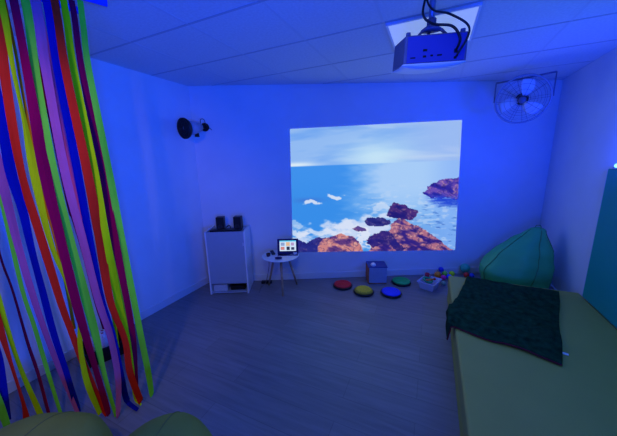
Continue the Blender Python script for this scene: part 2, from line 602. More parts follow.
def bean_fn(R, Hh, peak, seed, low=0.75):
    """tear-drop sack: round body, slumped, with a peak leaning towards `peak`"""
    def fn(a, v):
        # v 0 bottom centre .. 1 peak
        prof = [(0, 0), (.10, .86), (.2, .99), (.34, 1.0), (.5, .95), (.66, .77), (.8, .48), (.9, .30), (.965, .20), (1, 0)]
        for (v0, r0), (v1, r1) in zip(prof, prof[1:]):
            if v <= v1:
                t = (v - v0) / (v1 - v0)
                r = r0 + (r1 - r0) * t
                break
        z = 0 if v < .02 else Hh * (max(0, v - .04) / .96) ** 0.95
        k = max(0, (v - .35) / .65)
        off = k ** 1.3
        cr = 1 + 0.05 * math.cos(3 * a + seed) * (1 - k) + 0.035 * math.sin(6 * a + seed * 2 + 5 * v) * min(1, v * 4)
        x = peak[0] * off + R * r * cr * math.cos(a)
        y = peak[1] * off + R * r * cr * math.sin(a) * .92
        d = noise.fractal(Vector((x * 4, y * 4, z * 5 + seed)), 1.0, 2.0, 3) * 0.025 * min(1, v * 5)
        return (x + d * math.cos(a), y + d * math.sin(a), max(0, z + d * .4 * (v > .1)))
    return fn


M_BEAN = mat('green_beanbag_vinyl', (0.05, 0.46, 0.14), rough=0.5, noise_amt=0.05, scale=3, bump=0.25, bscale=6, spec=0.35)
M_PIPE = mat('dark_green_piping', (0.06, 0.26, 0.07), rough=0.6)
bb = thing('beanbag', 'green teardrop beanbag slumped in the far right corner behind the bench', 'beanbag', (0.94, 3.735, 0))
bf = bean_fn(0.338, 0.80, (0.22, 0.10), 1.0)
obj('sack', blob(bf), M_BEAN, bb, smooth=True)
for ang in (3.5, 4.9, 5.9):
    pts = [Vector(bf(ang + .25 * math.sin(v * 3), v)) for v in [.08 + .9 * k / 26 for k in range(27)]]
    pts = [q + Vector((math.cos(ang), math.sin(ang), 0)) * .002 for q in pts]
    obj('piping', tb(pts, 0.005, n=6), M_PIPE, bb, smooth=True)
pk = Vector(bf(0, 1.0))
obj('handle_loop', tb([pk + Vector((-.03, 0, -.03)), pk + Vector((-.02, 0, .012)), pk + Vector((.02, 0, .014)), pk + Vector((.035, 0, -.03))], 0.010, n=6, flat=.4), M_PIPE, bb, smooth=True)

# two dull green poufs in the foreground
def pouf_fn(R, Hh, seed):
    def fn(a, v):
        th = v * PI
        r = R * (math.sin(th) ** 0.62)
        z = Hh * (0.5 - 0.5 * math.cos(th)) if v < .5 else Hh * (0.5 - 0.5 * math.cos(th))
        x, y = r * math.cos(a), r * math.sin(a)
        d = noise.fractal(Vector((x * 2.3 + seed, y * 2.3, z * 3)), 1.0, 2.0, 3) * 0.022
        return (x + d * math.cos(a), y + d * math.sin(a), max(0, z + d * .5 * (v > .2)))
    return fn


M_OLIVE = mat('olive_green_fabric', (0.26, 0.30, 0.05), rough=0.75, noise_amt=0.08, scale=6, bump=0.2, bscale=9, spec=0.15)
for loc, R0, H0, sd, lab in (((-1.545, 0.265, 0), 0.345, 0.435, 2.0, 'wide dull green pouf at the bottom left corner below the ribbons'),
                             ((-1.0, 0.545, 0), 0.262, 0.452, 7.0, 'smaller dull green pouf to the right of the wide pouf below the ribbons')):
    pf = thing('pouf', lab, 'pouf', loc, group='green poufs in the foreground')
    obj('cushion', blob(pouf_fn(R0, H0, sd)), M_OLIVE, pf, smooth=True)
    fn = pouf_fn(R0, H0, sd)
    for k in range(2):
        pts = []
        for side, rng in ((0, range(2, 17)), (PI, range(16, 1, -1))):
            for j in rng:
                v = .35 + .64 * j / 17
                q = Vector(fn(k * PI / 2 + .4 + side, v))
                pts.append(q + Vector((0, 0, .0)))
        obj('seam', tb(pts, 0.0035, n=6), mat('olive_piping', (0.17, 0.2, 0.04)), pf, smooth=True)

# ------------------------------------------------------------------ white cabinet
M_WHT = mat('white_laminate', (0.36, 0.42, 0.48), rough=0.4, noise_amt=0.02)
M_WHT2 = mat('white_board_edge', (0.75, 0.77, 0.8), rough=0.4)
M_BLACK = mat('black_plastic', (0.012, 0.012, 0.014), rough=0.4, noise_amt=0.2)
cb = thing('cabinet', 'small white cabinet with a low open niche standing in the left corner', 'cabinet', bw(0.136, 0.368), TH)
CW, CD, CH = 0.475, 0.34, 0.80
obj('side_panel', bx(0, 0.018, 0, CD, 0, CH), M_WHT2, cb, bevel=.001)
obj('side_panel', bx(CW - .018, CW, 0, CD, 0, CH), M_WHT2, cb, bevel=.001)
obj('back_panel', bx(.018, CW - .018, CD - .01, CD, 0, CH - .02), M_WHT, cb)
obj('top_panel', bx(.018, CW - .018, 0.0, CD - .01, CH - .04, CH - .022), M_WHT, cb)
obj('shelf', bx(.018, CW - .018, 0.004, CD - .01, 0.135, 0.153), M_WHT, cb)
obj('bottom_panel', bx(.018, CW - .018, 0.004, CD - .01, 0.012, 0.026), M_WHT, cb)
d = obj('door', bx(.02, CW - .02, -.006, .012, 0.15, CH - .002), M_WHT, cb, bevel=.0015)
obj('hinge', bx(CW - .03, CW - .021, -.008, -.005, 0.62, 0.66), M_WHT2, d)

RT = Matrix.Rotation(TH, 4, 'Z')


def cabloc(x, y, z):
    return Vector(cb.location) + RT @ Vector((x, y, z))


# things in the niche
tag(obj('paper_stack', bx(0, .17, 0, .20, 0, .085), mat('pale_paper', (0.5, 0.55, 0.6), noise_amt=.1, scale=60), bevel=.004), 'pale stack of papers in the left half of the cabinet niche', 'papers')
bpy.data.objects['paper_stack'].location = cabloc(.035, .03, .027)
bpy.data.objects['paper_stack'].rotation_euler = (0, 0, TH + .03)
ct = thing('cable_box', 'dark box with coiled cables in the right half of the cabinet niche', 'box', cabloc(.24, .05, .027), TH)
obj('case', bx(0, .18, 0, .18, 0, .05), M_BLACK, ct, bevel=.004)
pts = [(.09 + .06 * math.cos(k * .5) * (1 + .1 * math.sin(k)), .09 + .05 * math.sin(k * .5), .055 + .0012 * k) for k in range(30)]
obj('cable_coil', tb(pts, .005, n=6), M_BLACK, ct, smooth=True)

# stereo on the cabinet
def speaker(loc, rz, lab):
    t = thing('speaker', lab, 'speaker', loc, rz, 'small black speakers on the cabinet')
    obj('enclosure', bx(-.046, .046, -.05, .05, 0.006, .172), M_BLACK, t, bevel=.004)
    obj('grille', bx(-.040, .040, -.054, -.050, .012, .166), mat('speaker_cloth', (0.02, 0.02, 0.025), rough=.95, bump=.4, bscale=400), t)
    cn = lathe(bmesh.new(), [(.008, 0), (.026, .002), (.03, .004), (.031, 0)], n=20)
    o = obj('woofer', cn, mat('cone', (0.03, 0.03, 0.035), rough=.5), t, smooth=True)
    o.location = (0, -.0545, .055)
    o.rotation_euler = (PI / 2, 0, 0)
    for sx in (-1, 1):
        obj('foot', bx(sx * .03 - .008, sx * .03 + .008, -.04, .04, 0, .006), M_BLACK, t)
    return t


speaker(cabloc(.155, .17, CH - .022), TH + .05, 'left small black speaker standing on the white cabinet')
speaker(cabloc(.37, .17, CH - .022), TH - .05, 'right small black speaker standing on the white cabinet')
am = thing('stereo_unit', 'low flat black stereo unit lying on the cabinet in front of the speakers', 'stereo', cabloc(.235, .065, CH - .022), TH)
obj('case', bx(-.175, .175, -.05, .045, 0.004, .040), M_BLACK, am, bevel=.004)
obj('front_panel', bx(-.165, .165, -.053, -.05, .01, .034), mat('dark_gloss', (0.02, 0.02, 0.03), rough=.15), am)
for k in range(3):
    o = obj('knob', lt([(0, 0), (.009, 0), (.008, .008), (0, .008)], n=14), M_BLACK, am)
    o.location = (-.1 + .1 * k, -.053, .022)
    o.rotation_euler = (PI / 2, 0, 0)
for sx in (-.12, .12):
    obj('foot', bx(sx - .01, sx + .01, -.03, .03, 0, .004), M_BLACK, am)
tag(obj('speaker_cable', tb(smoothpts([tuple(cabloc(.22, .16, CH + .012)), tuple(cabloc(.235, .18, CH + .03)), tuple(cabloc(.255, .19, CH + .03)), tuple(cabloc(.27, .17, CH + .012)), tuple(cabloc(.28, .15, CH - .014))], 5), .006, n=6), M_BLACK, smooth=True), 'black cable bundle behind the stereo unit between the two speakers', 'cable')

# ------------------------------------------------------------------ round side table
TBX, TBY, TBZ = -1.672, 2.762, 0.45
M_OAK = mat('pale_wood', (0.42, 0.30, 0.20), rough=.5, noise_amt=.2, scale=20)
tt = thing('side_table', 'small round white side table with splayed wooden legs beside the cabinet', 'side table', (TBX, TBY, 0))
obj('table_top', lt([(0, TBZ - .018), (.205, TBZ - .018), (.226, TBZ - .010), (.23, TBZ - .003), (.228, TBZ), (.218, TBZ), (0, TBZ - .001)], n=64), M_WHT2, tt, smooth=False)
obj('apron', lt([(0, TBZ - .035), (.12, TBZ - .035), (.13, TBZ - .018), (0, TBZ - .018)], n=32), M_OAK, tt)
for a in (-1.0, 3.05, .95):
    ca, sa = math.cos(a), math.sin(a)
    obj('leg', tb([(.10 * ca, .10 * sa, TBZ - .03), (.215 * ca, .215 * sa, 0.0)], [.017, .010], n=12), M_OAK, tt, smooth=True)

# tablet in a dark blue case
tv = thing('tablet', 'tablet showing coloured picture tiles standing in a dark blue case on the round table', 'tablet', (TBX + .075, TBY + .06, TBZ), TH - .03)
M_NAVY = mat('navy_case', (0.012, 0.015, 0.10), rough=.5)
cs = obj('case', bx(-.132, .132, -.012, .008, 0.004, .198), M_NAVY, tv, bevel=.008)
cs.rotation_euler = (-.20, 0, 0)
obj('stand_flap', tb([(-.08, .10, .004), (.08, .10, .004)], .004), M_NAVY, tv)
obj('stand_base', bx(-.125, .125, -.05, .10, 0, .005), M_NAVY, tv, bevel=.002)
scr = obj('screen', bx(-.103, .103, -.0145, -.012, .045, .176), mat('screen_glow', (0.1, 0.1, 0.1), emit=lin(214, 236, 252), estr=.9), cs)
obj('screen_banner', bx(-.103, .103, -.0152, -.0146, .163, .176), mat('banner_glow', (0.1, 0.1, 0.1), emit=lin(70, 205, 240), estr=.9), scr)
tiles = [(-.088, -.040, .112, .152, (150, 170, 215)), (-.022, .026, .108, .156, (240, 196, 150)), (.040, .078, .112, .150, (190, 160, 205)),
         (-.090, -.042, .060, .098, (222, 138, 128)), (-.016, .024, .056, .100, (40, 44, 58)), (.042, .082, .058, .092, (60, 66, 96))]
for x0, x1, z0, z1, c3 in tiles:
    obj('picture_tile', bx(x0, x1, -.0152, -.0146, z0, z1), mat('tile_glow', (0.05, 0.05, 0.05), emit=lin(*c3), estr=.85), scr)
# small things on the table
rc = thing('remote_control', 'dark remote control lying at the left of the tablet on the round table', 'remote control', (TBX - .135, TBY + .03, TBZ + .0005), TH + .3)
obj('case', bx(-.022, .022, -.07, .07, 0, .016), M_BLACK, rc, bevel=.004)
for k in range(4):
    obj('button', bx(-.012, .012, -.05 + .028 * k, -.036 + .028 * k, .016, .018), M_NAVY, rc)
cu = thing('small_cup', 'small dark cup on the left front part of the round table', 'cup', (TBX - .125, TBY - .085, TBZ))
obj('body', lt([(0, 0), (.022, 0), (.027, .035), (.024, .035), (.02, .004), (0, .004)], n=24), mat('dark_red_plastic', (0.08, 0.02, 0.03), rough=.4), cu, smooth=True)
obj('rim', tb([(.0255 * math.cos(k * PI / 12), .0255 * math.sin(k * PI / 12), .035) for k in range(24)], .0022, n=6, closed=True), M_BLACK, cu, smooth=True)
ms = thing('computer_mouse', 'small dark mouse on the round table in front of the tablet', 'mouse', (TBX + .045, TBY - .125, TBZ + .0005), TH)
obj('shell', blob(lambda a, v: (.045 * math.sin(v * PI) * math.cos(a), .028 * math.sin(v * PI) * math.sin(a), max(0, .014 * (1 - math.cos(v * PI)) - .001)), 24, 12), M_NAVY, ms, smooth=True)
obj('wheel', tb([(.022, -.004, .024), (.022, .004, .024)], .004), M_BLACK, ms)
ad = thing('charging_plug', 'white charging plug with a short cord at the right edge of the round table', 'plug', (TBX + .165, TBY + .095, TBZ + .0005), TH + .6)
obj('body', bx(-.03, .03, -.014, .014, 0, .026), M_WHT2, ad, bevel=.004)
obj('cord', tb(smoothpts([(-.03, 0, .013), (-.05, .012, .008), (-.07, .03, .004)], 5), .003, n=6), M_WHT2, ad, smooth=True)
# lead hanging behind the table to the skirting
cpts = smoothpts([(TBX - .21, TBY + .04, .40), (TBX - .215, TBY + .05, .25), (TBX - .25, TBY + .02, .05), (TBX - .27, TBY - .02, .008), (TBX - .26, TBY - .1, .006), (TBX - .2, TBY - .22, .006)], 6)
tag(obj('power_cable', tb(cpts, .004, n=6), mat('grey_cable', (.15, .15, .17)), smooth=True), 'thin cable trailing down to the floor between cabinet and round table', 'cable')
ps = thing('power_strip', 'dark power strip on the floor between the cabinet and the round table', 'power strip', bw(.80, .10), TH)
obj('case', bx(-.07, .07, -.022, .022, 0.0, .035), M_BLACK, ps, bevel=.004)
for k in range(3):
    obj('socket', lt([(.004, 0), (.016, 0), (.017, .002), (.012, .002)], n=16, c=(-.045 + .045 * k, 0, .035)), mat('dark_socket', (.05, .05, .06)), ps)

# ------------------------------------------------------------------ cube box by the wall
kb = thing('storage_cube', 'pale cube box with brown left side standing against the back wall below the picture', 'storage box', (-0.675, 3.295, 0), 0.375)
KW, KD, KH = 0.235, 0.20, 0.225
M_PALE = mat('pale_blue_grey_board', (0.30, 0.36, 0.5), rough=.6, noise_amt=.04)
M_BROWN = mat('brown_board', (0.5, 0.16, 0.05), rough=.7, noise_amt=.2, scale=15)
obj('front_panel', bx(0, KW, 0, .012, 0.012, KH), M_PALE, kb, bevel=.002)
obj('side_panel', bx(-.006, .008, .0, KD, 0.012, KH), M_BROWN, kb)
obj('side_panel', bx(KW - .012, KW, .012, KD, 0.012, KH), M_PALE, kb)
obj('back_panel', bx(.008, KW - .012, KD - .012, KD, 0.012, KH), M_PALE, kb)
obj('base', bx(.004, KW - .004, .006, KD - .004, 0, 0.014), M_BROWN, kb)
obj('lid', bx(-.006, KW + .006, -.006, KD + .006, KH, KH + .012), mat('dark_blue_lid', (0.05, 0.08, 0.3), rough=.5), kb, bevel=.003)
wb = thing('white_ball', 'small round white knob light on the left front corner of the pale cube box', 'light', (-0.675 + .045, 3.295 + .055, KH + .012))
obj('dome', lt([(.024, 0), (.031, .006), (.034, .016), (.03, .03), (.018, .04), (0, .043)], n=24), mat('white_dome', (.9, .9, .9), rough=.3), wb, smooth=True)
obj('base', lt([(0, 0), (.027, 0), (.027, .005), (0, .005)], n=24), M_WHT2, wb)

# ------------------------------------------------------------------ tactile discs
def disc(x, y, name_col, col, rz, lab, bumps):
    t = thing('balance_disc', lab, 'balance disc', (x, y, 0), rz, 'tactile discs on the floor')
    obj('rim', lt([(0, 0), (.112, 0), (.122, .01), (.124, .022), (.116, .028), (0, .026)], n=48), M_BLACK, t, smooth=True)
    bm = lt([(0, .0255), (.104, .0265), (.112, .030), (.108, .041), (.09, .048), (.05, .052), (0, .053)], n=48)
    obj('cushion', bm, mat(name_col + '_rubber', col, rough=.55, spec=.3), t, smooth=True)
    bm = bmesh.new()
    if bumps == 'dots':
        for i in range(-5, 6):
            for j in range(-5, 6):
                px, py = i * .0185 + (j % 2) * .009, j * .0165
                r = math.hypot(px, py)
                if r < .092:
                    z = .053 - .005 * (r / .09) ** 2
                    lathe(bm, [(.0072, -.004), (.0066, .004), (.004, .0075), (0, .008)], n=8, c=(px, py, z))
        nm = 'nub'
        obj('raised_dots', bm, mat(name_col + '_nubs', tuple(min(1, c * 2.3) for c in col), rough=.5), t, smooth=True)
    else:
        for r in (.028, .052, .076):
            tube(bm, [(r * math.cos(k * PI / 18), r * math.sin(k * PI / 18), .0525 - .005 * (r / .09) ** 2) for k in range(36)], .0035, n=6, closed=True)
        obj('raised_rings', bm, mat(name_col + '_rings', tuple(c * .85 for c in col), rough=.5), t, smooth=True)
    return t


disc(-0.965, 3.10, 'red', (0.75, 0.02, 0.03), 0, 'round red cushion disc on the floor, leftmost of the four', 'rings')
disc(-0.678, 3.035, 'yellow', (0.42, 0.33, 0.02), .3, 'round yellow studded disc on the floor in front of the cube box', 'dots')
disc(-0.365, 3.12, 'blue', (0.03, 0.06, 0.85), .6, 'round blue cushion disc on the floor right of the yellow disc', 'rings')
disc(-0.285, 3.475, 'green', (0.02, 0.5, 0.12), .9, 'round green cushion disc on the floor beside the cube box near the wall', 'rings')

# ------------------------------------------------------------------ white basket of toys
bk = thing('toy_basket', 'white open plastic basket with coloured toys on the floor by the back wall', 'basket', (0.05, 3.47, 0), -.35)
M_BSK = mat('white_basket_plastic', (0.6, 0.6, 0.68), rough=.4)
def tray(wb_, db, wt, dt, h, t=.004):
    bm = bmesh.new()
    lo = [(-wb_, -db), (wb_, -db), (wb_, db), (-wb_, db)]
    hi = [(-wt, -dt), (wt, -dt), (wt, dt), (-wt, dt)]
    o0 = [bm.verts.new((x, y, 0)) for x, y in lo]
    o1 = [bm.verts.new((x, y, h)) for x, y in hi]
    i1 = [bm.verts.new((x * (1 - t / wt), y * (1 - t / dt), h)) for x, y in hi]
    i0 = [bm.verts.new((x * (1 - t / wb_), y * (1 - t / db), t)) for x, y in lo]
    bm.faces.new(o0)
    bm.faces.new(i0)
    for i in range(4):
        j = (i + 1) % 4
        bm.faces.new((o0[i], o0[j], o1[j], o1[i]))
        bm.faces.new((o1[i], o1[j], i1[j], i1[i]))
        bm.faces.new((i1[i], i1[j], i0[j], i0[i]))
    return bm


obj('tub', tray(.075, .09, .10, .125, .10), M_BSK, bk, bevel=.002)
obj('rim', tb([(-.102, -.127, .10), (.102, -.127, .10), (.102, .127, .10), (-.102, .127, .10)], .006, n=6, closed=True), M_BSK, bk)
def toyblock(name, x, y, z, s3, col, rz, lab, cat):
    q = Matrix.Rotation(-.35, 4, 'Z') @ Vector((x, y, 0))
    t = thing(name, lab, cat, (0.05 + q.x, 3.47 + q.y, z), rz, 'toys in the white basket')
    t.rotation_euler = (.25, .2, rz)
    return t
M_GT = mat('green_toy', (.02, .4, .16), rough=.5)
M_RT = mat('dark_red_toy', (.5, .02, .05), rough=.5)
M_OT = mat('orange_toy', (.9, .22, .03), rough=.5)
t = toyblock('toy_ring', -.03, .03, .085, 0, 0, .4, 'green toy ring inside the white basket', 'toy')
obj('ring', tb([(.05 * math.cos(k * PI / 12), .05 * math.sin(k * PI / 12), .0) for k in range(24)], .014, n=10, closed=True), M_GT, t, smooth=True)
obj('grip', bx(-.02, .02, .046, .056, -.016, .016), M_OT, t, bevel=.003)
t = toyblock('toy_cup', -.07, .085, .10, 0, 0, 0, 'dark red toy cup at the left corner of the white basket', 'toy')
obj('cup', lt([(0, 0), (.022, 0), (.03, .045), (.026, .045), (.019, .004), (0, .004)], n=24), M_RT, t, smooth=True)
obj('handle', tb([(.026, 0, .036), (.045, 0, .034), (.045, 0, .014), (.024, 0, .010)], .004, n=6), M_RT, t, smooth=True)
t = toyblock('toy_stick', .02, -.02, .115, 0, 0, .9, 'orange toy stick lying across the white basket', 'toy')
obj('stick', tb([(-.08, 0, 0), (.06, 0, .012)], [.009, .011], n=10), M_OT, t, smooth=True)
obj('tip', lt([(0, 0), (.014, .004), (.017, .015), (.012, .027), (0, .031)], n=16, c=(.065, 0, -.002)), M_RT, t, smooth=True)

# balls
def ball(x, y, z, r, cname, col, lab):
    t = thing('play_ball', lab, 'ball', (x, y, z), 0, 'plastic play balls between basket and beanbag')
    prof = [(r * math.sin(PI * k / 16), -r * math.cos(PI * k / 16)) for k in range(17)]
    prof[0] = (0, -r)
    prof[-1] = (0, r)
    m = mat(cname + '_ball_plastic', col, rough=.35, spec=.4)
    obj('shell', lt(prof, n=28), m, t, smooth=True)
    s_ = obj('moulding_seam', tb([(r * math.cos(k * PI / 14), r * math.sin(k * PI / 14), 0) for k in range(28)], .0008, n=5, closed=True), m, t, smooth=True)
    s_.rotation_euler = (random.random() * 2, random.random() * 2, 0)
    return t


R3 = .034
ball(0.221, 3.779, R3, R3, 'magenta', (1.0, 0.02, 0.30), 'bright pink ball on the floor just right of the white basket')
ball(0.150, 3.83, R3 + .008, R3 + .008, 'orange', (1.0, 0.30, 0.02), 'orange ball directly behind the white basket')
ball(0.240, 3.89, R3 + .014, R3, 'green', (0.25, 0.75, 0.05), 'green ball between the orange ball and the pink ball')
ball(0.190, 3.915, R3 + .058, R3, 'deep_blue', (0.02, 0.04, 0.6), 'dark blue ball lying highest above the green ball')
ball(0.290, 3.83, R3, R3, 'blue', (0.02, 0.06, 0.9), 'blue ball beside the corner of the bench right of the pink ball')
ball(0.215, 3.60, R3 - .004, R3 - .004, 'grey_green', (0.22, 0.36, 0.25), 'grey green ball in front of the pink ball')
ball(0.325, 3.92, R3 + .014, R3 + .002, 'lime', (0.70, 1.0, 0.02), 'lime yellow ball peeping over the bench corner')
ball(0.500, 3.95, R3 + .012, R3, 'red', (0.95, 0.04, 0.04), 'red ball behind the bench at the left of the beanbag')
ball(0.568, 3.98, R3 - .002, R3, 'royal_blue', (0.02, 0.08, 0.85), 'blue ball behind the bench touching the red ball')
ball(0.490, 4.05, .105, .062, 'teal', (0.06, 0.55, 0.35), 'larger teal ball against the back wall left of the beanbag')

# ------------------------------------------------------------------ black crate behind the ribbons
cr = thing('crate', 'low black crate on the floor at the left wall behind the ribbons', 'crate', (-2.47, 1.14, 0), 1.2)
obj('tub', tray(.15, .11, .165, .125, .13), M_BLACK, cr)
obj('rim', tb([(-.166, -.126, .13), (.166, -.126, .13), (.166, .126, .13), (-.166, .126, .13)], .006, n=6, closed=True), M_BLACK, cr)
pb_ = thing('paper_bag', 'crumpled pale bag sticking up out of the black crate', 'bag', (-2.49, 1.10, .006), .5)
bm = blob(lambda a, v: ((.085 + .02 * math.sin(5 * a)) * math.sin(v * PI) ** .6 * math.cos(a), .06 * math.sin(v * PI) ** .6 * math.sin(a) * (1 + .2 * math.sin(7 * a)), max(0, .105 * (1 - math.cos(v * PI)) + .012 * math.sin(4 * a) * (v > .5))), 30, 14)
obj('sack', bm, mat('pale_bag', (0.7, 0.68, 0.75), rough=.8, noise_amt=.1), pb_)
obj('tie', tb([(.03 * math.cos(k * PI / 8), .03 * math.sin(k * PI / 8), .207) for k in range(16)], .004, n=6, closed=True), M_RT, pb_)

